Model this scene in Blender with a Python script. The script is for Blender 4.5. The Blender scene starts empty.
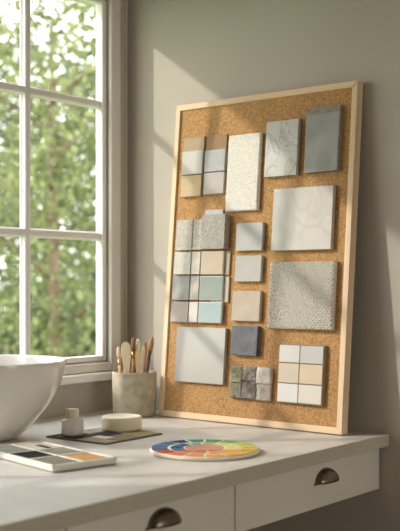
import bpy, bmesh, math, random
from mathutils import Vector, Matrix, Euler, noise as mnoise
random.seed(7)
C = bpy.context.scene
COL = C.collection
H = 0.9                                   # counter top height

# ------------------------------------------------------------------ materials
ALB = 1.0                                 # overall reflectance of the next paints
def lin(c):
    return tuple(ALB*((v/255)/12.92 if v/255 <= 0.04045 else ((v/255+0.055)/1.055)**2.4) for v in c) + (1,)

class NT:
    def __init__(s, name):
        s.m = bpy.data.materials.new(name); s.m.use_nodes = True
        s.t = s.m.node_tree; s.t.nodes.clear()
        s.out = s.n('ShaderNodeOutputMaterial')
    def n(s, kind, **kw):
        nd = s.t.nodes.new(kind)
        for k, v in kw.items():
            if k in nd.inputs: nd.inputs[k].default_value = v
            else: setattr(nd, k, v)
        return nd
    def l(s, a, b): s.t.links.new(a, b)

def mat(name, rgb, rough=0.6, rgb2=None, scale=20, detail=4, var=0.06, bump=0.0, bscale=None, bdist=0.002,
        metal=0.0, trans=0.0, spec=0.5, coat=0.0, ramp=(0.35, 0.65), stretch=None, sheen=0.0):
    k = NT(name)
    p = k.n('ShaderNodeBsdfPrincipled')
    p.inputs['Roughness'].default_value = rough
    p.inputs['Metallic'].default_value = metal
    p.inputs['Transmission Weight'].default_value = trans
    p.inputs['Specular IOR Level'].default_value = spec
    p.inputs['Coat Weight'].default_value = coat
    p.inputs['Sheen Weight'].default_value = sheen
    tc = k.n('ShaderNodeTexCoord')
    vec = tc.outputs['Object']
    if stretch:
        mp = k.n('ShaderNodeMapping'); mp.inputs['Scale'].default_value = stretch
        k.l(vec, mp.inputs['Vector']); vec = mp.outputs['Vector']
    nz = k.n('ShaderNodeTexNoise'); nz.inputs['Scale'].default_value = scale; nz.inputs['Detail'].default_value = detail
    k.l(vec, nz.inputs['Vector'])
    cr = k.n('ShaderNodeValToRGB')
    c = lin(rgb)
    if rgb2 is None:
        a = tuple(v*(1-var) for v in c[:3])+(1,); b = tuple(min(1, v*(1+var)) for v in c[:3])+(1,)
    else: a, b = c, lin(rgb2)
    e = cr.color_ramp.elements
    e[0].position = ramp[0]; e[0].color = a; e[1].position = ramp[1]; e[1].color = b
    k.l(nz.outputs['Fac'], cr.inputs['Fac']); k.l(cr.outputs['Color'], p.inputs['Base Color'])
    if bump:
        n2 = k.n('ShaderNodeTexNoise'); n2.inputs['Scale'].default_value = bscale or scale*4; n2.inputs['Detail'].default_value = 5
        k.l(vec, n2.inputs['Vector'])
        bp = k.n('ShaderNodeBump'); bp.inputs['Strength'].default_value = bump; bp.inputs['Distance'].default_value = bdist
        k.l(n2.outputs['Fac'], bp.inputs['Height']); k.l(bp.outputs['Normal'], p.inputs['Normal'])
    k.l(p.outputs['BSDF'], k.out.inputs['Surface'])
    return k.m

def vein_mat(name, rgb, rgb2, rough=0.35, scale=6, thin=0.04):
    """pale stone with thin wandering veins"""
    k = NT(name); p = k.n('ShaderNodeBsdfPrincipled'); p.inputs['Roughness'].default_value = rough
    tc = k.n('ShaderNodeTexCoord')
    nz = k.n('ShaderNodeTexNoise'); nz.inputs['Scale'].default_value = scale; nz.inputs['Detail'].default_value = 6; nz.inputs['Distortion'].default_value = 1.4
    k.l(tc.outputs['Object'], nz.inputs['Vector'])
    cr = k.n('ShaderNodeValToRGB'); e = cr.color_ramp.elements
    e[0].position = 0.5-thin; e[0].color = lin(rgb); e[1].position = 0.5+thin; e[1].color = lin(rgb)
    x = e.new(0.5); x.color = lin(rgb2)
    k.l(nz.outputs['Fac'], cr.inputs['Fac'])
    n2 = k.n('ShaderNodeTexNoise'); n2.inputs['Scale'].default_value = scale*2.5; n2.inputs['Detail'].default_value = 3
    k.l(tc.outputs['Object'], n2.inputs['Vector'])
    mx = k.n('ShaderNodeMixRGB', blend_type='MULTIPLY'); mx.inputs['Fac'].default_value = 0.25
    k.l(cr.outputs['Color'], mx.inputs[1]); k.l(n2.outputs['Fac'], mx.inputs[2])
    k.l(mx.outputs['Color'], p.inputs['Base Color']); k.l(p.outputs['BSDF'], k.out.inputs['Surface'])
    return k.m

def cork_mat():
    k = NT('cork'); p = k.n('ShaderNodeBsdfPrincipled'); p.inputs['Roughness'].default_value = 0.9; p.inputs['Specular IOR Level'].default_value = 0.15
    tc = k.n('ShaderNodeTexCoord')
    vo = k.n('ShaderNodeTexVoronoi'); vo.inputs['Scale'].default_value = 420
    k.l(tc.outputs['Object'], vo.inputs['Vector'])
    cr = k.n('ShaderNodeValToRGB'); e = cr.color_ramp.elements
    e[0].position = 0.0; e[0].color = lin(CORK_D); e[1].position = 1.0; e[1].color = lin(CORK_L)
    m = e.new(0.45); m.color = lin(CORK_M)
    k.l(vo.outputs['Color'], cr.inputs['Fac'])
    nz = k.n('ShaderNodeTexNoise'); nz.inputs['Scale'].default_value = 170; nz.inputs['Detail'].default_value = 5
    k.l(tc.outputs['Object'], nz.inputs['Vector'])
    c2 = k.n('ShaderNodeValToRGB'); e = c2.color_ramp.elements
    e[0].position = 0.35; e[0].color = (0.86, 0.84, 0.82, 1); e[1].position = 0.6; e[1].color = (1.03, 1.03, 1.03, 1)
    k.l(nz.outputs['Fac'], c2.inputs['Fac'])
    mx = k.n('ShaderNodeMixRGB', blend_type='MULTIPLY'); mx.inputs['Fac'].default_value = 1
    k.l(cr.outputs['Color'], mx.inputs[1]); k.l(c2.outputs['Color'], mx.inputs[2])
    k.l(mx.outputs['Color'], p.inputs['Base Color'])
    bp = k.n('ShaderNodeBump'); bp.inputs['Strength'].default_value = 0.5; bp.inputs['Distance'].default_value = 0.001
    k.l(nz.outputs['Fac'], bp.inputs['Height']); k.l(bp.outputs['Normal'], p.inputs['Normal'])
    k.l(p.outputs['BSDF'], k.out.inputs['Surface'])
    return k.m

def pane_mat():
    k = NT('window_pane')
    tr = k.n('ShaderNodeBsdfTransparent'); gl = k.n('ShaderNodeBsdfGlossy'); gl.inputs['Roughness'].default_value = 0.02
    lw = k.n('ShaderNodeLayerWeight'); lw.inputs['Blend'].default_value = 0.25
    mth = k.n('ShaderNodeMath', operation='MULTIPLY'); mth.inputs[1].default_value = 0.5
    k.l(lw.outputs['Fresnel'], mth.inputs[0])
    mx = k.n('ShaderNodeMixShader'); k.l(mth.outputs[0], mx.inputs['Fac'])
    k.l(tr.outputs[0], mx.inputs[1]); k.l(gl.outputs[0], mx.inputs[2]); k.l(mx.outputs[0], k.out.inputs['Surface'])
    return k.m

def leaf_mat(name, a, b, scale=3.0):
    k = NT(name)
    tc = k.n('ShaderNodeTexCoord'); nz = k.n('ShaderNodeTexNoise'); nz.inputs['Scale'].default_value = scale; nz.inputs['Detail'].default_value = 6
    k.l(tc.outputs['Object'], nz.inputs['Vector'])
    cr = k.n('ShaderNodeValToRGB'); e = cr.color_ramp.elements
    e[0].position = 0.35; e[0].color = lin(a); e[1].position = 0.68; e[1].color = lin(b)
    k.l(nz.outputs['Fac'], cr.inputs['Fac'])
    d = k.n('ShaderNodeBsdfPrincipled'); d.inputs['Roughness'].default_value = 0.45
    t = k.n('ShaderNodeBsdfTranslucent')
    k.l(cr.outputs['Color'], d.inputs['Base Color']); k.l(cr.outputs['Color'], t.inputs['Color'])
    mx = k.n('ShaderNodeMixShader'); mx.inputs['Fac'].default_value = 0.4
    k.l(d.outputs[0], mx.inputs[1]); k.l(t.outputs[0], mx.inputs[2]); k.l(mx.outputs[0], k.out.inputs['Surface'])
    return k.m

CORK_D, CORK_M, CORK_L = (150, 108, 64), (182, 141, 94), (196, 158, 112)
M = {}
M['wall'] = mat('greige_wall_paint', (186, 178, 165), 0.85, scale=3, var=0.03, bump=0.12, bscale=220, bdist=0.0006, spec=0.2)
M['wallwin'] = mat('window_wall_paint', (188, 180, 167), 0.85, scale=3, var=0.03, bump=0.12, bscale=220, bdist=0.0006, spec=0.2)
M['trim'] = mat('trim_paint', (222, 216, 206), 0.5, scale=4, var=0.02, spec=0.35)
M['sash'] = mat('sash_paint', (236, 233, 228), 0.45, scale=4, var=0.02)
M['ceil'] = mat('ceiling_paint', (225, 221, 214), 0.9, scale=3, var=0.02)
M['floor'] = mat('oak_floor', (120, 98, 76), 0.5, (150, 124, 98), 6, stretch=(1, 14, 1), ramp=(.3, .7))
M['counter'] = mat('pale_stone_top', (196, 190, 179), 0.42, (214, 208, 197), 14, 8, bump=0.03, bscale=300, ramp=(.3, .7))
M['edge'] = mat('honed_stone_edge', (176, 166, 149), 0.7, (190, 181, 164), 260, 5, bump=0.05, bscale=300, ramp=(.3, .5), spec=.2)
M['cab'] = mat('cabinet_lacquer', (216, 211, 198), 0.5, scale=5, var=0.02)
M['bronze'] = mat('aged_bronze', (122, 108, 92), 0.36, scale=60, var=0.2, metal=1.0)
M['pine'] = mat('pine_frame', (210, 178, 138), 0.55, (230, 204, 168), 30, 5, stretch=(1, 1, 0.08), ramp=(.3, .7))
M['pine_h'] = mat('pine_frame_grain_along', (210, 178, 138), 0.55, (230, 204, 168), 30, 5, stretch=(0.08, 1, 1), ramp=(.3, .7))
M['cork'] = cork_mat()
M['pane'] = pane_mat()
M['ceramic'] = mat('white_ceramic', (222, 218, 211), 0.12, scale=3, var=0.01, coat=0.5)
M['concrete'] = mat('stoneware', (160, 149, 127), 0.85, (194, 182, 160), 55, 9, bump=0.4, bscale=120, ramp=(.3, .7))
M['soap'] = mat('cream_soap', (246, 232, 204), 0.55, scale=20, var=0.02, bump=0.05)
def frost_mat():
    k = NT('frosted_glass')
    tc = k.n('ShaderNodeTexCoord'); nz = k.n('ShaderNodeTexNoise'); nz.inputs['Scale'].default_value = 60
    k.l(tc.outputs['Object'], nz.inputs['Vector'])
    cr = k.n('ShaderNodeValToRGB'); e = cr.color_ramp.elements
    e[0].color = (.86, .85, .80, 1); e[1].color = (.95, .93, .88, 1); k.l(nz.outputs['Fac'], cr.inputs['Fac'])
    p = k.n('ShaderNodeBsdfPrincipled'); p.inputs['Roughness'].default_value = .35; k.l(cr.outputs['Color'], p.inputs['Base Color'])
    t = k.n('ShaderNodeBsdfTranslucent'); k.l(cr.outputs['Color'], t.inputs['Color'])
    x = k.n('ShaderNodeBsdfTransparent')
    a = k.n('ShaderNodeMixShader'); a.inputs['Fac'].default_value = .25; k.l(p.outputs[0], a.inputs[1]); k.l(t.outputs[0], a.inputs[2])
    b = k.n('ShaderNodeMixShader'); b.inputs['Fac'].default_value = .32; k.l(a.outputs[0], b.inputs[1]); k.l(x.outputs[0], b.inputs[2])
    k.l(b.outputs[0], k.out.inputs['Surface']); return k.m
M['frost'] = frost_mat()
M['cap'] = mat('beige_cap', (222, 210, 190), 0.6, scale=60, var=0.05)

# ------------------------------------------------------------------ mesh helpers
def finish(bm, name, m, parent=None, smooth=False, loc=None, rot=None):
    bmesh.ops.recalc_face_normals(bm, faces=bm.faces)
    me = bpy.data.meshes.new(name); bm.to_mesh(me); bm.free()
    ms = m if isinstance(m, (list, tuple)) else [m]
    for x in ms: me.materials.append(x)
    if smooth:
        for f in me.polygons: f.use_smooth = True
    o = bpy.data.objects.new(name, me); COL.objects.link(o)
    if parent: o.parent = parent
    if loc is not None: o.location = loc
    if rot is not None: o.rotation_euler = rot
    return o

def add_box(bm, x0, x1, y0, y1, z0, z1, bev=0.0, seg=2, mi=0):
    b = bmesh.new()
    v = [b.verts.new((x, y, z)) for x in (x0, x1) for y in (y0, y1) for z in (z0, z1)]
    for f in ((0, 1, 3, 2), (4, 6, 7, 5), (0, 4, 5, 1), (2, 3, 7, 6), (0, 2, 6, 4), (1, 5, 7, 3)):
        b.faces.new([v[i] for i in f])
    if bev: bmesh.ops.bevel(b, geom=b.edges[:], offset=bev, segments=seg, affect='EDGES', profile=0.5)
    for f in b.faces: f.material_index = mi
    t = bpy.data.meshes.new('t'); b.to_mesh(t); b.free(); bm.from_mesh(t); bpy.data.meshes.remove(t)

def box(name, m, x0, x1, y0, y1, z0, z1, bev=0.0, parent=None, seg=2, loc=None, rot=None):
    bm = bmesh.new(); add_box(bm, x0, x1, y0, y1, z0, z1, bev, seg)
    return finish(bm, name, m, parent, False, loc, rot)

def add_lathe(bm, prof, n=48, axis_at=(0, 0, 0), squash=(1, 1)):
    rings = []
    for r, z in prof:
        if r < 1e-6: rings.append([bm.verts.new((axis_at[0], axis_at[1], axis_at[2]+z))])
        else: rings.append([bm.verts.new((axis_at[0]+squash[0]*r*math.cos(2*math.pi*i/n), axis_at[1]+squash[1]*r*math.sin(2*math.pi*i/n), axis_at[2]+z)) for i in range(n)])
    for a, b in zip(rings, rings[1:]):
        if len(a) == 1 and len(b) == 1: continue
        for i in range(n):
            j = (i+1) % n
            if len(a) == 1: bm.faces.new((a[0], b[i], b[j]))
            elif len(b) == 1: bm.faces.new((a[i], b[0], a[j]))
            else: bm.faces.new((a[i], b[i], b[j], a[j]))

def add_tube(bm, pts, rads, n=10, flat=(1, 1)):
    """capped tube through points with radii (flat squashes the two cross axes)"""
    pts = [Vector(p) for p in pts]; rings = []
    for i, p in enumerate(pts):
        d = (pts[min(i+1, len(pts)-1)]-pts[max(i-1, 0)]).normalized()
        a = d.cross(Vector((0, 1, 0)))
        if a.length < 0.05: a = d.cross(Vector((1, 0, 0)))
        a.normalize(); b = d.cross(a).normalized()
        rings.append([bm.verts.new(p+rads[i]*(a*math.cos(2*math.pi*k/n)*flat[0]+b*math.sin(2*math.pi*k/n)*flat[1])) for k in range(n)])
    for r, s in zip(rings, rings[1:]):
        for k in range(n): bm.faces.new((r[k], r[(k+1) % n], s[(k+1) % n], s[k]))
    bm.faces.new(rings[0]); bm.faces.new(rings[-1])

def tag(o, label, cat, group=None, kind=None):
    if label: o['label'] = label
    if cat: o['category'] = cat
    if group: o['group'] = group
    if kind: o['kind'] = kind
    return o

def empty(name, loc=(0, 0, 0), rot=(0, 0, 0)):
    o = bpy.data.objects.new(name, None); COL.objects.link(o); o.empty_display_size = 0.02
    o.location = loc; o.rotation_euler = rot
    return o

def struct(o): o['kind'] = 'structure'; return o

# ------------------------------------------------------------------ the room
YW0, YW1 = -1.262, -0.064                 # window opening along the window wall
ZW0, ZW1 = 1.006, 1.786
RX, RY, CEIL = 3.2, -3.0, 2.5
WT = 0.024                                # window wall thickness
bm = bmesh.new()
add_box(bm, -WT, 0, YW1, 0.08, -0.4, CEIL)
add_box(bm, -WT, 0, RY, YW0, -0.4, CEIL)
add_box(bm, -WT, 0, YW0, YW1, -0.4, ZW0)
add_box(bm, -0.06, 0, YW0-0.1, YW1-0.001, ZW1, CEIL)
struct(finish(bm, 'wall_left', M['wallwin']))
struct(box('wall_back', M['wall'], 0, RX, 0, 0.08, -0.4, CEIL))
struct(box('wall_right', M['wall'], RX, RX+0.08, RY, 0.08, -0.4, CEIL))
struct(box('wall_front', M['wall'], 0, RX, RY-0.08, RY, -0.4, CEIL))
struct(box('floor', M['floor'], 0, RX, RY, 0, -0.08, 0))
struct(box('ceiling', M['ceil'], -WT, RX+0.08, RY-0.08, 0.08, CEIL, CEIL+0.08))

# window: sash frame, glazing bars, panes, sill, casing
win = empty('window_1', (0, (YW0+YW1)/2, ZW0)); win['kind'] = 'structure'
def wobj(bm, name, m):
    o = finish(bm, name, m); o.parent = win; o.matrix_parent_inverse = Matrix.Translation((0, -(YW0+YW1)/2, -ZW0)); return o
XG = -0.016
GY0, GY1, GZ0, GZ1 = YW0+0.022, YW1-0.013, ZW0+0.012, ZW1-0.010
bm = bmesh.new()
add_box(bm, XG-0.006, XG+0.0152, YW0, GY0, ZW0, ZW1, 0.003)
add_box(bm, XG-0.006, XG+0.0152, GY1, YW1, ZW0, ZW1, 0.003)
add_box(bm, XG-0.006, XG+0.0152, GY0, GY1, ZW0, GZ0, 0.003)
add_box(bm, XG-0.006, XG+0.0152, GY0, GY1, GZ1, ZW1, 0.003)
wobj(bm, 'sash_frame', M['sash'])
bm = bmesh.new()
for z in (1.275, 1.560):
    add_box(bm, XG-0.004, XG+0.010, GY0, GY1, z-0.0075, z+0.0075, 0.003)
    add_box(bm, XG-0.005, XG+0.001, GY0, GY1, z-0.0095, z+0.0095, 0.002)
ycols = [-0.284-0.2145*i for i in range(5)]
for y in ycols:
    add_box(bm, XG-0.004, XG+0.0102, y-0.0075, y+0.0075, GZ0, GZ1, 0.003)
    add_box(bm, XG-0.0052, XG+0.001, y-0.0095, y+0.0095, GZ0, GZ1, 0.002)
wobj(bm, 'glazing_bars', M['sash'])
bm = bmesh.new()
v = [bm.verts.new((XG-0.002, y, z)) for y, z in ((GY0, GZ0), (GY1, GZ0), (GY1, GZ1), (GY0, GZ1))]; bm.faces.new(v)
wobj(bm, 'window_glass', M['pane'])
bm = bmesh.new()                          # casing boards round the opening
add_box(bm, 0, 0.012, YW1+0.002, -0.032, ZW0-0.022, ZW1+0.06, 0.003)
add_box(bm, 0, 0.012, YW0-0.055, YW0-0.004, ZW0-0.022, ZW1+0.06, 0.003)
add_box(bm, 0, 0.012, YW0-0.004, YW1+0.004, ZW1+0.004, ZW1+0.06, 0.003)
add_box(bm, 0, 0.010, YW0-0.004, YW1+0.004, ZW0-0.022, ZW0-0.003, 0.003)
wobj(bm, 'window_casing', M['trim'])
bm = bmesh.new()
add_box(bm, 0, 0.026, YW0-0.07, -0.026, ZW0-0.040, ZW0-0.0225, 0.004)
wobj(bm, 'window_sill', M['sash'])
bm = bmesh.new()                          # slim moulding in the corner beside the casing
add_box(bm, 0, 0.007, -0.027, -0.017, H+0.002, CEIL-0.001, 0.002)
add_box(bm, 0, 0.004, -0.013, -0.001, H+0.002, CEIL-0.001, 0.0015)
struct(finish(bm, 'trim_1', M['wallwin']))

# ------------------------------------------------------------------ counter and drawers
CX = 0.65; CY0 = -2.3
bm = bmesh.new(); add_box(bm, 0.001, CX, CY0, -0.001, H-0.0225, H, 0.0012)
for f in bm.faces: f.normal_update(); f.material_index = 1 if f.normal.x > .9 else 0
tag(finish(bm, 'countertop', [M['counter'], M['edge']]), 'pale stone countertop under the window holding the basin and the pinboard', 'countertop')
cab = empty('vanity_cabinet', (0, 0, 0.797))
tag(cab, 'greige wall hung cabinet with flat drawers and dark cup pulls below the countertop', 'cabinet')
def under(o, root):
    o.parent = root; o.matrix_parent_inverse = Matrix.Translation(-Vector(root.location)); return o
under(box('carcass', M['cab'], 0.001, 0.610, CY0+0.01, -0.004, 0.799, H-0.023), cab)
def cup_pull(y, z, x):
    """half dome shell, flat back open below, with a thin rim"""
    bm = bmesh.new(); W, D, HH = 0.0315, 0.019, 0.0225
    n, mth = 20, 8
    for sgn, k in ((1, 1.0), (-1, 0.90)):
        rows = []
        for j in range(mth+1):
            b = (math.pi/2)*j/mth                    # 0 = flat against front, pi/2 = out
            row = []
            for i in range(n+1):
                a = math.pi*i/n
                px = D*k*math.sin(b)*max(0.0, math.sin(a))**0.75
                row.append(bm.verts.new((px, W*k*math.cos(a), HH*k*math.sin(a)*math.cos(b))))
            rows.append(row)
        for r, s in zip(rows, rows[1:]):
            for i in range(n): bm.faces.new((r[i], r[i+1], s[i+1], s[i]))
        if sgn == 1: outer = rows
        else: inner = rows
    for i in range(n): bm.faces.new((outer[-1][i], outer[-1][i+1], inner[-1][i+1], inner[-1][i]))
    add_box(bm, 0, 0.002, -W-0.004, W+0.004, -0.003, 0.001, 0.0005)
    bmesh.ops.remove_doubles(bm, verts=bm.verts, dist=0.0003)
    return finish(bm, 'cup_pull', M['bronze'], smooth=True, loc=(x, y, z))
for (y0, y1, yp) in ((-0.4425, -0.006, -0.192), (-0.788, -0.4455, -0.609), (-1.24, -0.791, -1.02), (-1.70, -1.243, -1.47)):
    d = under(box('drawer', M['cab'], 0.6105, 0.632, y0, y1, 0.7985, 0.8745, 0.0012), cab)
    p = cup_pull(yp, 0.8405 if yp > -.5 else 0.8445, 0.632); p['label'] = 'dark bronze cup pull'
    p.parent = d

# ------------------------------------------------------------------ pinboard leaning on the back wall
TH = math.radians(5.157); BT = 0.02
ORG = Vector((0.1686, -0.0602, H)); BROT = (-TH, 0, 0)
RB = Euler(BROT).to_matrix()
BW, BH, FW = 0.4285, 0.647, 0.0122
BX = -0.0075                              # left edge of the frame
board = empty('pinboard', ORG, BROT)
tag(board, 'tall cork pinboard in a light pine frame leaning against the back wall', 'pinboard')
box('cork_panel', M['cork'], BX+FW-0.002, BW-FW+0.002, -BT+0.004, -0.004, FW-0.002, BH-FW+0.002, parent=board)
def rail(name, pts, m):
    """mitred frame rail: outline in the board plane, given depth"""
    bm = bmesh.new(); f = bm.faces.new([bm.verts.new((x, -BT, z)) for x, z in pts])
    r = bmesh.ops.extrude_face_region(bm, geom=[f]); vs = [g for g in r['geom'] if isinstance(g, bmesh.types.BMVert)]
    bmesh.ops.translate(bm, verts=vs, vec=(0, BT, 0))
    bmesh.ops.bevel(bm, geom=bm.edges[:], offset=0.0009, segments=2, affect='EDGES')
    return finish(bm, name, m, board)
rail('frame_rail', [(BX, 0), (BW, 0), (BW-FW, FW), (BX+FW, FW)], M['pine_h'])
rail('frame_rail', [(BX, BH), (BX+FW, BH-FW), (BW-FW, BH-FW), (BW, BH)], M['pine_h'])
rail('frame_rail', [(BX, 0), (BX+FW, FW), (BX+FW, BH-FW), (BX, BH)], M['pine'])
rail('frame_rail', [(BW, 0), (BW, BH), (BW-FW, BH-FW), (BW-FW, FW)], M['pine'])
CORK_Y = -BT+0.004
def bpos(u, v, lift=0.0): return ORG + RB @ Vector((u, CORK_Y-lift-0.0002, v))
def broot(name, r, lift=0.0):
    u0, u1, v0, v1 = r
    return empty(name, bpos((u0+u1)/2, (v0+v1)/2, lift), BROT)
def half(r): return (r[1]-r[0])/2, (r[3]-r[2])/2
def tile(name, label, cat, group, r, t, m, lift=0.0, bev=0.0008):
    w, h = half(r); t *= 1.3
    o = box(name, m, -w, w, -t, 0, -h, h, bev, loc=bpos((r[0]+r[1])/2, (r[2]+r[3])/2, lift), rot=BROT)
    return tag(o, label, cat, group)

# --- paint cards, upper left
ALB = 0.62
g = 'paint cards at the upper left of the pinboard'
def two_tone(r, split, ma, mb, label, t=0.008):
    e = broot('paint_card', r); tag(e, label, 'paint card', g)
    w, h = half(r); s = split-(r[2]+r[3])/2
    a = box('colour_field', ma, -w, w, -t*0.6, 0, s+0.0002, h, 0.0006, e)
    b = box('colour_field', mb, -w, w, -t, 0, -h, s, 0.0006, e)
    return e, a, b
e, a, b = two_tone((.0203, .0744, .4971, .5745), .5455, mat('tan_card', (206, 180, 140), .7, scale=80, var=.05), mat('ivory_card', (232, 226, 212), .6, scale=60, var=.02), 'two tone paint card, tan above ivory, highest card in the corner of the pinboard')
a['label'] = 'tan upper field'; b['label'] = 'ivory lower field'
e, a, b = two_tone((.0807, .1322, .4990, .5735), .5435, mat('brown_card', (182, 140, 92), .7, scale=80, var=.06), mat('bluegrey_card', (200, 200, 197), .6, scale=160, var=.08), 'two tone paint card, caramel brown above pale blue grey')
a['label'] = 'caramel brown upper field'; b['label'] = 'pale blue grey lower field'
tile('paint_card', 'butter yellow square paint card under the tan and ivory card', 'paint card', g, (.0208, .0742, .4508, .4947), .006, mat('butter_card', (228, 198, 150), .65, scale=60, var=.03))
tile('paint_card', 'pale pinkish grey square paint card under the caramel and blue grey card', 'paint card', g, (.0812, .1323, .4530, .4972), .006, mat('pinkgrey_card', (214, 204, 196), .65, scale=60, var=.03))

# --- thick textiles: real relief
ALB = 0.86
def fabric(name, label, cat, r, t, m, nx, nz, fn, rnd=0.003):
    w, h = half(r); bm = bmesh.new(); vs = {}
    for i in range(nx+1):
        for j in range(nz+1):
            x = -w+2*w*i/nx; z = -h+2*h*j/nz
            ed = min(w-abs(x), h-abs(z)); k = 0.0
            if ed < rnd: k = rnd-math.sqrt(max(0, rnd*rnd-(rnd-ed)**2))
            amp = fn(x, z)
            wob = 0.0004*math.sin(z*900) if i in (0, nx) else 0
            vs[i, j] = bm.verts.new((x+wob, -t+k-amp, z))
    for i in range(nx):
        for j in range(nz): bm.faces.new((vs[i, j], vs[i+1, j], vs[i+1, j+1], vs[i, j+1]))
    ring = [vs[i, 0] for i in range(nx)]+[vs[nx, j] for j in range(nz)]+[vs[i, nz] for i in range(nx, 0, -1)]+[vs[0, j] for j in range(nz, 0, -1)]
    back = [bm.verts.new((v.co.x, 0, v.co.z)) for v in ring]
    L = len(ring)
    for i in range(L): bm.faces.new((ring[i], back[i], back[(i+1) % L], ring[(i+1) % L]))
    bm.faces.new(back)
    o = finish(bm, name, m, smooth=True, loc=bpos((r[0]+r[1])/2, (r[2]+r[3])/2), rot=BROT)
    return tag(o, label, cat)
def boucle(x, z):
    d, _ = mnoise.voronoi((x*400, z*400, 0.3)); return 0.0030*max(0, 0.62-d[0])
fabric('fabric_sample', 'thick tall cream boucle fabric sample beside the paint cards', 'fabric sample', (.1403, .2188, .4152, .5684), .0095,
       mat('boucle_cream', (236, 230, 216), .95, (255, 250, 240), 260, 3, spec=.1, bump=.5, bscale=700, ramp=(.3, .7)), 76, 150, boucle)
def weave(x, z):
    p = 0.0042                             # raised diamond knots of a twill knit
    x += 0.0007*mnoise.noise((x*70, z*70, 0)); z += 0.0007*mnoise.noise((x*70, z*70, 7))
    a = abs(math.sin(math.pi*(x+z*.9)/p*.56)); b = abs(math.sin(math.pi*(x-z*.9)/p*.56))
    return 0.0046*(a*b)**.9+0.0009*mnoise.noise((x*500, z*500, 3))
fabric('fabric_sample', 'thick square nubbly woven wool sample in light grey at the right of the pinboard', 'fabric sample', (.2589, .4010, .1865, .3130), .0105,
       mat('woven_wool', (232, 226, 214), .95, (250, 245, 235), 320, 3, spec=.1, bump=.4, bscale=900, ramp=(.3, .7)), 190, 170, weave, 0.004)

# --- stone tiles
ALB = 0.68
tile('stone_tile', 'pale marble tile with thin grey veins beside the boucle fabric', 'tile', None, (.2319, .3062, .4783, .5867), .0075, vein_mat('veined_marble', (228, 223, 212), (196, 189, 176), .4, 15, .03))
e = broot('stone_tile', (.3236, .3960, .4802, .6039)); w, h = half((.3236, .3960, .4802, .6039)); tag(e, 'dark grey green slate tile with a rough top edge at the upper right', 'tile')
w, h = half((.3236, .3960, .4802, .6039))
box('slate_face', mat('grey_slate', (146, 146, 138), .5, (182, 181, 172), 22, 6, bump=.15, ramp=(.3, .7)), -w, w, -.0096, 0, -h, h-.0125, .0008, e)
bm = bmesh.new(); n = 26
top = []
for i in range(n+1):
    x = -w+2*w*i/n; top.append((x, h-.0012*abs(mnoise.noise((x*160, 1, 2)))*2.0))
pts = [(-w, h-.0128)]+top+[(w, h-.0128)]
f = bm.faces.new([bm.verts.new((x, -.0085, z)) for x, z in pts]); r_ = bmesh.ops.extrude_face_region(bm, geom=[f])
bmesh.ops.translate(bm, verts=[q for q in r_['geom'] if isinstance(q, bmesh.types.BMVert)], vec=(0, .0085, 0))
o = finish(bm, 'rough_edge', mat('slate_edge', (150, 140, 126), .8, (176, 168, 156), 90, 5, bump=.5, ramp=(.3, .7)), e); o['label'] = 'rough brownish grey top edge'
tile('stone_tile', 'large white square stone tile with faint veins under the veined marble', 'tile', None, (.2573, .3904, .3347, .4536), .0075, vein_mat('white_stone', (238, 231, 217), (224, 216, 201), .4, 6, .06))
ALB = 0.49
tile('ceramic_tile', 'large plain white square tile at the lower left of the pinboard', 'tile', None, (.0335, .1582, .0728, .1836), .0065, mat('white_tile', (240, 234, 221), .4, scale=12, var=.02))

ALB = 0.62
g = 'small square tiles down the middle of the pinboard'
tile('square_tile', 'small light grey square tile, top of the middle column', 'tile', g, (.1717, .2347, .3361, .3909), .0065, mat('lightgrey_tile', (205, 201, 194), .5, scale=25, var=.05))
tile('square_tile', 'small warm grey square tile, second in the middle column', 'tile', g, (.1731, .2356, .2755, .3264), .0065, mat('warmgrey_tile', (206, 199, 188), .5, scale=25, var=.05))
tile('square_tile', 'small beige travertine square tile above the charcoal one', 'tile', g, (.1707, .2373, .1987, .2572), .0065, mat('beige_tile', (206, 186, 158), .55, (222, 205, 180), 28, 6, ramp=(.3, .7)))
tile('square_tile', 'small charcoal slate square tile above the rough stone strips', 'tile', g, (.1753, .2371, .1325, .1894), .0085, mat('charcoal_tile', (92, 94, 98), .6, (124, 126, 129), 60, 7, bump=.3, ramp=(.3, .7)))

# --- left cluster of small tiles
ALB = 0.74
g = 'small tiles of the cluster at the left of the pinboard'
def speck(name, a, b, s=120): return mat(name, a, .6, b, s, 6, ramp=(.35, .6))
T = .007
tile('mosaic_tile', 'oatmeal speckled tile, first tile of the left cluster', 'tile', g, (.0164, .0598, .3400, .4031), T, speck('oat_speckle', (188, 176, 158), (208, 199, 184)))
tile('mosaic_tile', 'pale sand speckled tile directly above the slate blue tile', 'tile', g, (.0160, .0597, .2906, .3365), T, speck('sand_speckle', (206, 197, 182), (222, 215, 203)))
tile('mosaic_tile', 'mottled slate blue tile in the left cluster', 'tile', g, (.0152, .0598, .2379, .2871), T, speck('blue_mottle', (132, 137, 142), (178, 174, 166), 30))
tile('mosaic_tile', 'plain taupe grey tile below the slate blue tile', 'tile', g, (.0145, .0603, .1929, .2344), T, mat('taupe_tile', (186, 174, 162), .55, scale=30, var=.03))
tile('narrow_tile', 'narrow speckled stone strip beside the oatmeal tile', 'tile', g, (.0617, .0860, .3400, .4025), T, speck('strip_speckle', (176, 166, 148), (206, 198, 184)))
tile('narrow_tile', 'narrow pale sand strip between the sand tile and the beige tile', 'tile', g, (.0621, .0842, .2906, .3365), T, speck('strip_sand', (208, 196, 176), (224, 215, 200), 60))
tile('narrow_tile', 'narrow blotched grey strip between the slate blue and sage tiles', 'tile', g, (.0621, .0846, .2387, .2871), T, speck('strip_blotch', (160, 154, 142), (206, 198, 184), 50))
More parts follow.
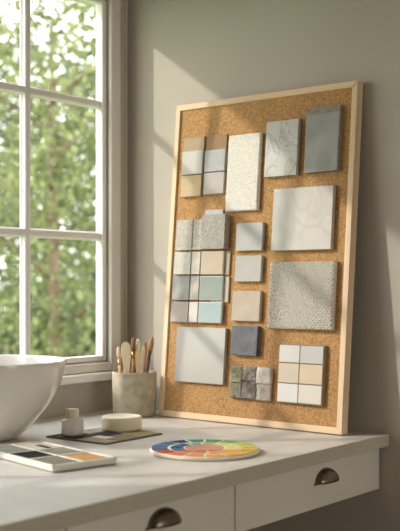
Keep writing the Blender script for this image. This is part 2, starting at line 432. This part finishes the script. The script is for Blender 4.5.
tile('narrow_tile', 'narrow plain cream strip between the taupe and light blue tiles', 'tile', g, (.0625, .0850, .1933, .2344), T, mat('strip_cream', (226, 217, 203), .55, scale=30, var=.03))
tile('stone_tile', 'thick grey granular stone tile above the beige tile of the left cluster', 'tile', None, (.0880, .1480, .3405, .4094), .0125, mat('granular_grey', (158, 152, 139), .8, (196, 190, 177), 220, 6, bump=.4, bscale=600, ramp=(.3, .65)))
tile('sample_chip', 'small pale grey chip peeking out behind the thick grey stone tile', 'tile', None, (.0868, .1331, .4100, .4213), .004, mat('chip_grey', (200, 194, 190), .6, scale=60, var=.04))
g2 = 'glazed tiles with pale rims in the left cluster'
def rimmed(r, m, label):
    e = broot('glazed_tile', r, .0042); tag(e, label, 'tile', g2); w, h = half(r)
    box('tile_body', M_RIM, -w, w, -.0088+.0042, 0, -h, h, .0006, e)
    box('glaze', m, -w+.0012, w-.0012, -.0092+.0042, -.0084+.0042, -h+.0012, h-.0012, .0003, e)
M_RIM = mat('pale_rim', (226, 221, 212), .5, scale=30, var=.02)
rimmed((.0869, .1435, .2903, .3365), mat('glaze_beige', (200, 178, 146), .45, scale=30, var=.04), 'warm beige glazed tile with a pale rim under the thick grey stone')
rimmed((.0873, .1447, .2387, .2868), mat('glaze_sage', (144, 156, 142), .45, scale=25, var=.08), 'sage green glazed tile with a pale rim')
rimmed((.0876, .1459, .1933, .2348), mat('glaze_blue', (166, 188, 186), .4, scale=25, var=.04), 'light blue glazed tile with a pale rim at the bottom of the cluster')
tile('backing_card', 'beige card edge showing behind the warm beige glazed tile', 'card', None, (.1085, .1557, .2897, .3368), .003, mat('back_beige', (204, 184, 158), .7, scale=40, var=.03))
tile('backing_card', 'cream card edge showing behind the sage green glazed tile', 'card', None, (.1123, .1566, .2350, .2857), .003, mat('back_cream', (218, 206, 186), .7, scale=40, var=.03))

# --- rough ledger stones
ALB = 0.95
g = 'rough stone strips below the charcoal tile'
def ledger(r, ma, mb, label, split, seed):
    e = broot('stone_strip', r); tag(e, label, 'stone sample', g); w, h = half(r); s = -h+2*h*split
    for (a, b, m, t0) in ((-h, s-.0004, mb, .0085), (s+.0004, h, ma, .0105)):
        bm = bmesh.new(); nx, nz = 14, 20; vs = {}
        for i in range(nx+1):
            for j in range(nz+1):
                x = -w+2*w*i/nx; z = a+(b-a)*j/nz
                y = -t0-.0022*mnoise.noise((x*110+seed, z*110, seed))-.001*mnoise.noise((x*400, z*400, seed))
                if i in (0, nx) or j in (0, nz): y += .0014
                vs[i, j] = bm.verts.new((x, y, z))
        for i in range(nx):
            for j in range(nz): bm.faces.new((vs[i, j], vs[i+1, j], vs[i+1, j+1], vs[i, j+1]))
        ring = [vs[i, 0] for i in range(nx)]+[vs[nx, j] for j in range(nz)]+[vs[i, nz] for i in range(nx, 0, -1)]+[vs[0, j] for j in range(nz, 0, -1)]
        back = [bm.verts.new((q.co.x, 0, q.co.z)) for q in ring]; L = len(ring)
        for i in range(L): bm.faces.new((ring[i], back[i], back[(i+1) % L], ring[(i+1) % L]))
        bm.faces.new(back)
        finish(bm, 'split_stone', m, e)
ST = lambda n, a, b: mat(n, a, .85, b, 70, 7, bump=.5, bscale=300, ramp=(.3, .65))
ledger((.1758, .2040, .0498, .1110), ST('moss_stone', (132, 128, 98), (166, 160, 128)), ST('moss_stone_low', (112, 108, 90), (146, 140, 120)), 'greenish grey split stone strip beside the white tile', .48, 1)
ledger((.2044, .2385, .0495, .1118), ST('dark_stone', (96, 88, 78), (150, 142, 130)), ST('dark_stone_low', (110, 102, 92), (146, 138, 126)), 'dark brownish grey split stone strip in the middle of the three strips', .55, 5)
ledger((.2389, .2700, .0490, .1115), ST('pale_stone', (200, 190, 174), (232, 225, 212)), ST('pale_stone_low', (184, 174, 158), (216, 208, 194)), 'pale cream grey split stone strip beside the six square sample sheet', .5, 9)

# --- sheet with six tiles
ALB = 0.74
r = (.2868, .3871, .0483, .1584); e = broot('sample_sheet', r); w, h = half(r)
tag(e, 'sample sheet of six squares in white, grey and beige at the lower right', 'sample sheet')
box('backing', mat('sheet_backing', (160, 138, 108), .7, scale=40, var=.03), -w, w, -.0075, 0, -h, h, .0006, e)
cols = [((224, 220, 210), (206, 204, 198)), ((222, 206, 182), (228, 206, 172)), ((238, 235, 226), (236, 230, 216))]
zs = [h, h-.0352, h-.0730, -h]
for k, row in enumerate(cols):
    for c, rgb in enumerate(row):
        x0, x1 = ((-w+.002, -.0030) if c == 0 else (-.0014, w-.002))
        z1, z0 = zs[k]-.0012-(0.0012 if k == 0 else 0), zs[k+1]+.0010+(0.0012 if k == 2 else 0)
        s = box('square', mat('square_%d_%d' % (k, c), rgb, .5, scale=30, var=.02), x0, x1, -.0092, -.0070, z0, z1, .0005, e)
        s['label'] = ['white upper square', 'pale grey upper square', 'light beige middle square', 'warm beige middle square', 'white lower square', 'ivory lower square'][k*2+c]

ALB = 1.0
# ------------------------------------------------------------------ things on the counter
# basin
prof = [(0.0, 0.0), (.040, 0.0), (.046, .003), (.058, .013), (.076, .030), (.093, .049), (.107, .068), (.118, .088), (.1245, .107), (.129, .126), (.132, .1375), (.1315, .1390), (.1300, .1392),
        (.1275, .1380), (.120, .110), (.110, .086), (.097, .062), (.076, .040), (.048, .022), (.0, .014)]
bm = bmesh.new(); add_lathe(bm, prof, 96)
tag(finish(bm, 'vessel_basin', M['ceramic'], smooth=True, loc=(.1365, -.497, H)), 'round white ceramic vessel basin standing on the countertop below the window', 'basin')

# cup
bm = bmesh.new()
add_lathe(bm, [(0, 0), (.0415, 0), (.0438, .002), (.0447, .012), (.0457, .05), (.0462, .0865), (.0456, .0902), (.0440, .0912), (.0424, .0898), (.0418, .06), (.0405, .010), (0, .008)], 64)
CUP = Vector((.1130, -.0992, H))
tag(finish(bm, 'brush_cup', M['concrete'], smooth=True, loc=CUP), 'rough grey stoneware cup full of brushes beside the pinboard', 'cup')
def brush(base, tip, name, label, cat, kind, mh, mf=None, mb=None, w=.004):
    """standing tool: local z from base to tip"""
    base, tip = Vector(base), Vector(tip); d = tip-base; L = d.length
    rot = d.to_track_quat('Z', 'Y').to_euler()
    o = empty(name, CUP+base, rot); tag(o, label, cat, 'brushes and spatulas in the cup')
    side = Vector((1, 0, 0))
    if kind == 'paddle':
        bm = bmesh.new(); n = 16; pts = []
        prof = [(0, .45), (.3, .45), (.6, .62), (.75, .92), (.86, 1.0), (.94, .92), (.98, .66), (1, .2)]
        f = bm.faces.new([bm.verts.new((w*q, -.0012, L*z)) for z, q in prof]+[bm.verts.new((-w*q, -.0012, L*z)) for z, q in reversed(prof)])
        r_ = bmesh.ops.extrude_face_region(bm, geom=[f]); bmesh.ops.translate(bm, verts=[q for q in r_['geom'] if isinstance(q, bmesh.types.BMVert)], vec=(0, .0024, 0))
        bmesh.ops.bevel(bm, geom=bm.edges[:], offset=.0004, segments=1, affect='EDGES')
        finish(bm, 'blade', mh, o)
    else:
        bm = bmesh.new(); add_tube(bm, [(0, 0, 0), (0, 0, L*.25), (0, 0, L*.55), (0, 0, L*.70)], [.0020, .0036, .0044, .0036], 10); finish(bm, 'handle', mh, o, True)
        bm = bmesh.new(); add_tube(bm, [(0, 0, L*.695), (0, 0, L*.73), (0, 0, L*.80)], [.0031, .0034, w*.9], 12, (1, .6)); finish(bm, 'ferrule', mf, o, True)
        bm = bmesh.new(); add_tube(bm, [(0, 0, L*.80), (0, 0, L*.88), (0, 0, L*.96), (0, 0, L)], [w*.9, w*1.1, w*.85, w*.3], 12, (1, .5)); finish(bm, 'bristles', mb, o, True)
    # turn the flat side to the room
    zz = d.normalized(); yy = Vector((-.627, .779, 0)); yy = (yy-zz*yy.dot(zz)).normalized(); xx = yy.cross(zz)
    o.rotation_euler = Matrix((xx, yy, zz)).transposed().to_euler()
    return o
wood1 = mat('pale_birch', (222, 200, 166), .6, (234, 216, 186), 40, 4, stretch=(6, 6, .6), ramp=(.3, .7))
wood2 = mat('honey_wood', (186, 142, 92), .6, (206, 166, 116), 40, 4, stretch=(6, 6, .6), ramp=(.3, .7))
wood3 = mat('dark_walnut', (74, 50, 36), .5, (100, 70, 50), 40, 4, stretch=(6, 6, .6), ramp=(.3, .7))
brass = mat('brushed_brass', (196, 160, 104), .35, scale=60, var=.08, metal=.9)
brist_l = mat('cream_bristles', (214, 196, 164), .9, (230, 216, 190), 200, 2, stretch=(8, 8, .5), ramp=(.3, .7))
brist_d = mat('brown_bristles', (128, 96, 66), .9, (152, 118, 84), 200, 2, stretch=(8, 8, .5), ramp=(.3, .7))
def P(s, dpt, z):                         # s along the room's view of the cup, dpt away from it
    return (s*.779-dpt*.627, s*.627+dpt*.779, z)
brush(P(-.022, .0, .012), P(-.034, .004, .142), 'paint_brush', 'thin honey brown brush at the window side of the cup', 'paint brush', 'brush', wood2, brass, brist_l, .0042)
brush(P(-.012, -.006, .012), P(-.0185, .0, .152), 'wooden_spatula', 'broad pale birch spatula with a rounded tip in the cup', 'spatula', 'paddle', wood1, w=.0098)
brush(P(-.002, .008, .012), P(-.003, .006, .162), 'paint_brush', 'brush with brown bristles behind the pale spatulas', 'paint brush', 'brush', wood2, brass, brist_d, .0046)
brush(P(.006, .004, .012), P(.007, .010, .158), 'paint_brush', 'tall brush with cream bristles near the middle of the cup', 'paint brush', 'brush', wood1, brass, brist_l, .0052)
brush(P(.008, -.008, .012), P(.008, -.008, .136), 'wooden_spatula', 'short narrow tan spatula at the front of the cup', 'spatula', 'paddle', mat('tan_birch', (208, 180, 138), .6, (222, 196, 156), 40, 4, stretch=(6, 6, .6), ramp=(.3, .7)), w=.0056)
brush(P(.012, .004, .012), P(.018, .004, .144), 'wooden_spatula', 'slim pale stick leaning between the tan spatula and the dark brush', 'spatula', 'paddle', wood1, w=.0042)
brush(P(.012, -.002, .012), P(.037, .002, .163), 'paint_brush', 'dark walnut brush leaning towards the pinboard', 'paint brush', 'brush', wood3, wood3, mat('tan_bristles', (150, 112, 72), .9, (176, 138, 96), 200, 2, ramp=(.3, .7)), .0050)

brush(P(-.018, .014, .012), P(-.021, .018, .145), 'paint_brush', 'brush with cream bristles behind the broad birch spatula', 'paint brush', 'brush', wood2, brass, brist_l, .0055)
brush(P(.010, .018, .012), P(.022, .020, .150), 'wooden_spatula', 'honey brown flat stick at the back of the cup', 'spatula', 'paddle', wood2, w=.0050)

# sample card with bottle and soap on it
cx0, cx1, cy0, cy1 = .196, .338, -.422, -.270
card = empty('sample_card', ((cx0+cx1)/2, (cy0+cy1)/2, H), (0, 0, math.radians(2)))
tag(card, 'thin dark sample card lying under the bottle and the soap puck', 'sample card')
hx, hy = (cx1-cx0)/2, (cy1-cy0)/2
box('card_base', mat('dark_card', (112, 100, 80), .7, scale=30, var=.1), -hx, hx, -hy, hy, 0.0002, .0026, .0005, card)
fields = [(-.98, -.05, -.98, -.2, (58, 52, 46)), (-.95, -.40, -.14, .92, (170, 160, 140)), (-.32, .22, -.14, .40, (44, 40, 38)), (.02, .95, -.95, -.55, (176, 164, 140)), (.02, .5, -.50, -.2, (226, 218, 202)),
          (.56, .95, -.50, .15, (140, 126, 98)), (.28, .95, .22, .92, (158, 144, 102)), (-.32, .22, .46, .92, (196, 188, 172))]
for i, (a, b, c, d, rgb) in enumerate(fields):
    box('colour_patch', mat('card_patch_%d' % i, rgb, .8, scale=40, var=.05, spec=.15), a*hx, b*hx, c*hy, d*hy, .0024, .0031, .0002, card)
ZC = H+.0033
bot = empty('glass_bottle', (.2265, -.3865, ZC)); tag(bot, 'small frosted glass bottle with a beige cap on the dark sample card', 'bottle')
bm = bmesh.new(); add_lathe(bm, [(0, 0), (.0178, 0), (.0196, .0015), (.0199, .004), (.0199, .0235), (.0192, .0262), (.0168, .0282), (.0112, .0292), (.0102, .0302), (.0102, .033), (.0088, .033), (.0088, .0298), (.015, .0268), (.0176, .0238), (.0178, .005), (.0165, .003), (0, .003)], 48)
finish(bm, 'bottle_body', M['frost'], bot, True)
bm = bmesh.new(); add_lathe(bm, [(0, .0300), (.0116, .0300), (.0121, .0307), (.0119, .0440), (.0111, .0460), (0, .0462)], 40)
finish(bm, 'bottle_cap', M['cap'], bot, True)
bm = bmesh.new(); add_lathe(bm, [(0, 0), (.0355, 0), (.0372, .0015), (.0376, .004), (.0376, .021), (.0368, .0236), (.0350, .0245), (.033, .0240), (.0318, .0228), (0, .0226)], 64)
tag(finish(bm, 'soap_puck', M['soap'], smooth=True, loc=(.2445, -.2780, ZC)), 'round cream soap puck standing on the far corner of the dark sample card', 'soap')

# paint tray
RT, FT, BTK = Vector((.482, -.541)), Vector((.465, -.654)), Vector((.266, -.499))
ax = (BTK-RT).normalized(); Ls = (BTK-RT).length; ay = Vector((ax.y, -ax.x))
if ay.dot(FT-RT) < 0: ay = -ay
Ws = .113
cen = RT+ax*Ls/2+ay*Ws/2
ang = math.atan2(-ax.y, -ax.x)
tray = empty('paint_palette', (cen.x, cen.y, H), (0, 0, ang))
tag(tray, 'white rectangular paint palette with six colour wells in front of the basin', 'paint palette')
hx, hy = Ls/2, Ws/2
M_TRAY = mat('palette_white', (236, 231, 220), .45, scale=30, var=.02)
bm = bmesh.new(); nxs = [-hx, -hx+.36*Ls, -hx+.655*Ls, hx]
add_box(bm, -hx, hx, -hy, hy, .0008, .0075, .0022, 3)
rm = .0055
add_box(bm, -hx, hx, -hy, -hy+rm, .0060, .0108, .0014); add_box(bm, -hx, hx, hy-rm, hy, .0060, .0108, .0014)
add_box(bm, -hx, -hx+rm, -hy, hy, .0060, .0108, .0014); add_box(bm, hx-rm, hx, -hy, hy, .0060, .0108, .0014)
add_box(bm, -hx, hx, -.002, .002, .0060, .0104, .001)
for x in nxs[1:3]: add_box(bm, x-.002, x+.002, -hy, hy, .0060, .0104, .001)
finish(bm, 'palette_tray', M_TRAY, tray)
wells = [[(148, 150, 138), (38, 36, 36), (126, 122, 104)], [(222, 214, 200), (158, 152, 136), (196, 150, 92)]]
names = [['grey green well', 'black well', 'olive grey well'], ['cream well', 'light olive well', 'ochre well']]
for rr in range(2):
    for c in range(3):
        x0, x1 = nxs[c]+(rm if c == 0 else .002), nxs[c+1]-(rm if c == 2 else .002)
        y0, y1 = (-hy+rm, -.002) if rr == 0 else (.002, hy-rm)
        s = box('paint_well', mat('well_%d_%d' % (rr, c), wells[rr][c], .75, scale=50, var=.08, spec=.15), x0-.0003, x1+.0003, y0-.0003, y1+.0003, .0070, .0092, 0, tray)
        s['label'] = names[rr][c]
s = box('paint_well', mat('well_stripe', (52, 50, 48), .75, scale=50, var=.08, spec=.15), nxs[0]+.035, nxs[1]-.008, hy*.45, hy*.62, .0085, .0095, 0, tray); s['label'] = 'dark stripe across the cream well'

# colour wheel
WC = Vector((.5165, -.372, H)); WR = .0885
wheel = empty('colour_wheel', WC, (0, 0, math.radians(38.8))); tag(wheel, 'round wooden colour wheel with painted wedges near the front of the countertop', 'colour wheel')
bm = bmesh.new(); add_lathe(bm, [(0, .0003), (WR-.003, .0003), (WR-.0006, .0015), (WR, .004), (WR-.0006, .0064), (WR-.002, .0074), (0, .0074)], 96)
finish(bm, 'wheel_disc', mat('wheel_wood', (232, 218, 192), .6, (240, 230, 210), 30, 5, ramp=(.3, .7)), wheel, True)
def wedge_mesh(r0, r1, cols, gap, name, rot0, pre):
    bm = bmesh.new(); n = len(cols); ms = []
    for k, rgb in enumerate(cols):
        ms.append(mat('%s_%d' % (pre, k), rgb, .8, scale=60, var=.06, spec=.15))
        a0 = rot0+2*math.pi*k/n; a1 = rot0+2*math.pi*(k+1)/n; st = 10
        lo, hi = [], []
        for i in range(st+1):
            for r, L in ((r0, lo), (r1, hi)):
                g = gap/r; a = a0+g/2+(a1-a0-g)*i/st
                L.append((bm.verts.new((r*math.cos(a), r*math.sin(a), .0079)), bm.verts.new((r*math.cos(a), r*math.sin(a), .0072))))
        for i in range(st):
            f = bm.faces.new((lo[i][0], hi[i][0], hi[i+1][0], lo[i+1][0])); f.material_index = k
            for A, B in ((lo[i], lo[i+1]), (hi[i+1], hi[i])):
                f = bm.faces.new((A[0], B[0], B[1], A[1])); f.material_index = k
        for A, B in ((lo[0], hi[0]), (hi[-1], lo[-1])):
            f = bm.faces.new((A[0], B[0], B[1], A[1])); f.material_index = k
    finish(bm, name, ms, wheel)
# counter-clockwise from the side nearest the drawers' end
outer = [(206, 190, 96), (176, 190, 104), (128, 172, 104), (92, 160, 116), (62, 136, 128), (30, 62, 84), (48, 98, 128), (64, 96, 134), (92, 90, 120), (196, 88, 62), (210, 112, 62), (222, 142, 72), (226, 160, 76), (228, 168, 70), (226, 178, 78), (220, 186, 86)]
inner = [(224, 208, 132), (206, 206, 128), (176, 196, 132), (140, 182, 146), (54, 92, 112), (44, 82, 116), (84, 112, 146), (206, 128, 104), (220, 140, 92), (228, 164, 96), (232, 184, 104), (230, 200, 118)]
wedge_mesh(.0605, .0866, outer, .0042, 'outer_wedges', 0, 'wheel_outer')
wedge_mesh(.0350, .0555, inner, .0040, 'inner_wedges', .1, 'wheel_inner')
bm = bmesh.new(); add_lathe(bm, [(0, .0072), (.0315, .0072), (.0315, .0079), (0, .0079)], 48)
o = finish(bm, 'centre_disc', mat('wheel_centre', (206, 146, 124), .8, scale=40, var=.05, spec=.15), wheel); o['label'] = 'dusty pink centre disc'

# ------------------------------------------------------------------ garden outside
struct(box('ground', mat('lawn', (84, 110, 52), .9, (128, 150, 78), 4, 6, ramp=(.3, .7)), -40, -WT-.02, -14, 30, -0.5, -0.4))
def tree(name, label, cat, loc, crown, cz, n_cl, per, leaf, m, tr=.09, sig=.2, seed=1, group=None):
    rnd = random.Random(seed); root = empty(name, loc); tag(root, label, cat, group)
    if tr:
        bm = bmesh.new(); top = cz+crown[2]*.4
        add_tube(bm, [(0, 0, -.02), (.03, .02, top*.35), (-.04, .05, top*.7), (.02, 0, top)], [tr, tr*.8, tr*.6, tr*.25], 12)
        for k in range(9):
            a = k*2.4; z = top*(.35+.06*k)
            add_tube(bm, [(0, 0, z), (crown[0]*.4*math.cos(a), crown[1]*.4*math.sin(a), z+.3), (crown[0]*.75*math.cos(a), crown[1]*.75*math.sin(a), z+.75)], [tr*.4, tr*.22, tr*.07], 7)
        finish(bm, 'trunk', mat(name+'_bark_%d' % seed, (92, 76, 60), .9, (130, 112, 92), 12, 5, bump=.5, ramp=(.3, .7)), root, True)
    bm = bmesh.new()
    for c in range(n_cl):
        while True:
            p = Vector((rnd.uniform(-1, 1), rnd.uniform(-1, 1), rnd.uniform(-1, 1)))
            if p.length < 1: break
        p = Vector((p.x*crown[0], p.y*crown[1], p.z*crown[2]+cz))
        for q in range(per):
            c0 = p+Vector((rnd.gauss(0, sig), rnd.gauss(0, sig), rnd.gauss(0, sig*.8)))
            if c0.z < .05: continue
            d = Vector((rnd.gauss(0, 1), rnd.gauss(0, 1), rnd.gauss(-.2, .8))).normalized()
            s = d.cross(Vector((rnd.gauss(0, 1), rnd.gauss(0, 1), rnd.gauss(0, 1)))).normalized()
            L = leaf*rnd.uniform(.7, 1.3); W = L*.36
            bm.faces.new([bm.verts.new(x) for x in (c0, c0+d*L*.45+s*W, c0+d*L, c0+d*L*.45-s*W)])
    me = bpy.data.meshes.new('foliage'); bm.to_mesh(me); bm.free(); me.materials.append(m)
    o = bpy.data.objects.new('foliage', me); COL.objects.link(o); o.parent = root
    return root
G0 = -0.4
lf1 = leaf_mat('leaf_bright', (70, 82, 44), (148, 156, 100))
lf2 = leaf_mat('leaf_mid', (50, 62, 34), (112, 124, 76))
lf3 = leaf_mat('leaf_olive', (56, 56, 38), (112, 104, 74))
tree('garden_tree', 'bright green leafy tree filling the upper panes of the window', 'tree', (-3.75, 3.25, G0), (1.25, 1.25, 1.8), 2.7, 330, 40, .052, lf1, .05, .17, 3)
tree('garden_tree', 'darker green tree standing farther back in the garden', 'tree', (-11.4, 10.2, G0), (3.4, 3.4, 2.7), 3.1, 480, 40, .13, lf2, .10, .30, 5)
tree('garden_shrub', 'olive brown shrub seen low through the bottom panes', 'shrub', (-1.85, 1.5, G0), (.62, .62, .5), .72, 150, 40, .04, lf3, .015, .09, 8)
tree('garden_shrub', 'light green bush seen low behind the olive shrub', 'shrub', (-6.55, 5.8, G0), (.95, .95, .8), .95, 300, 40, .06, lf2, .02, .12, 9)

# ------------------------------------------------------------------ light
sun = bpy.data.lights.new('sun', 'SUN'); sun.energy = 2.35; sun.angle = math.radians(1.75); sun.color = (1.0, .95, .88)
so = bpy.data.objects.new('sun', sun); COL.objects.link(so)
so.rotation_euler = Vector((1, .95, -.73)).to_track_quat('-Z', 'Y').to_euler()
fill = bpy.data.lights.new('added_fill', 'AREA'); fill.energy = 13; fill.size = 0.9; fill.color = (1.0, .96, .88)  # unseen fill lamp, added to brighten the drawer fronts and window casing
fo = bpy.data.objects.new('added_fill', fill); COL.objects.link(fo); fo.location = (3.0, -1.0, 1.15)
fo.rotation_euler = (Vector((.5, -1.0, .85))-Vector(fo.location)).to_track_quat('-Z', 'Y').to_euler()
w = bpy.data.worlds.new('sky'); C.world = w; w.use_nodes = True
nt = w.node_tree; nt.nodes.clear()
out = nt.nodes.new('ShaderNodeOutputWorld'); bg = nt.nodes.new('ShaderNodeBackground')
tc = nt.nodes.new('ShaderNodeTexCoord'); sp = nt.nodes.new('ShaderNodeSeparateXYZ'); cr = nt.nodes.new('ShaderNodeValToRGB')
nt.links.new(tc.outputs['Generated'], sp.inputs[0]); nt.links.new(sp.outputs['Z'], cr.inputs['Fac'])
cr.color_ramp.elements[0].color = (1, .97, .92, 1); cr.color_ramp.elements[1].color = (.86, .92, 1, 1)
nt.links.new(cr.outputs['Color'], bg.inputs['Color']); bg.inputs['Strength'].default_value = 4.7
nt.links.new(bg.outputs[0], out.inputs['Surface'])

# ------------------------------------------------------------------ camera
cam = bpy.data.cameras.new('camera'); co = bpy.data.objects.new('camera', cam); COL.objects.link(co); C.camera = co
co.location = (1.5517, -1.6696, 1.1727); co.rotation_euler = (math.radians(90), 0, math.radians(38.8456))
cam.sensor_fit = 'HORIZONTAL'; cam.sensor_width = 36; cam.lens = 1026.62/400*36; cam.shift_y = 18.13/400
cam.clip_start = .02
cam.dof.use_dof = True; cam.dof.focus_distance = 1.92; cam.dof.aperture_fstop = 7.0
C.view_settings.view_transform = 'Standard'
C.view_settings.exposure = 0.06
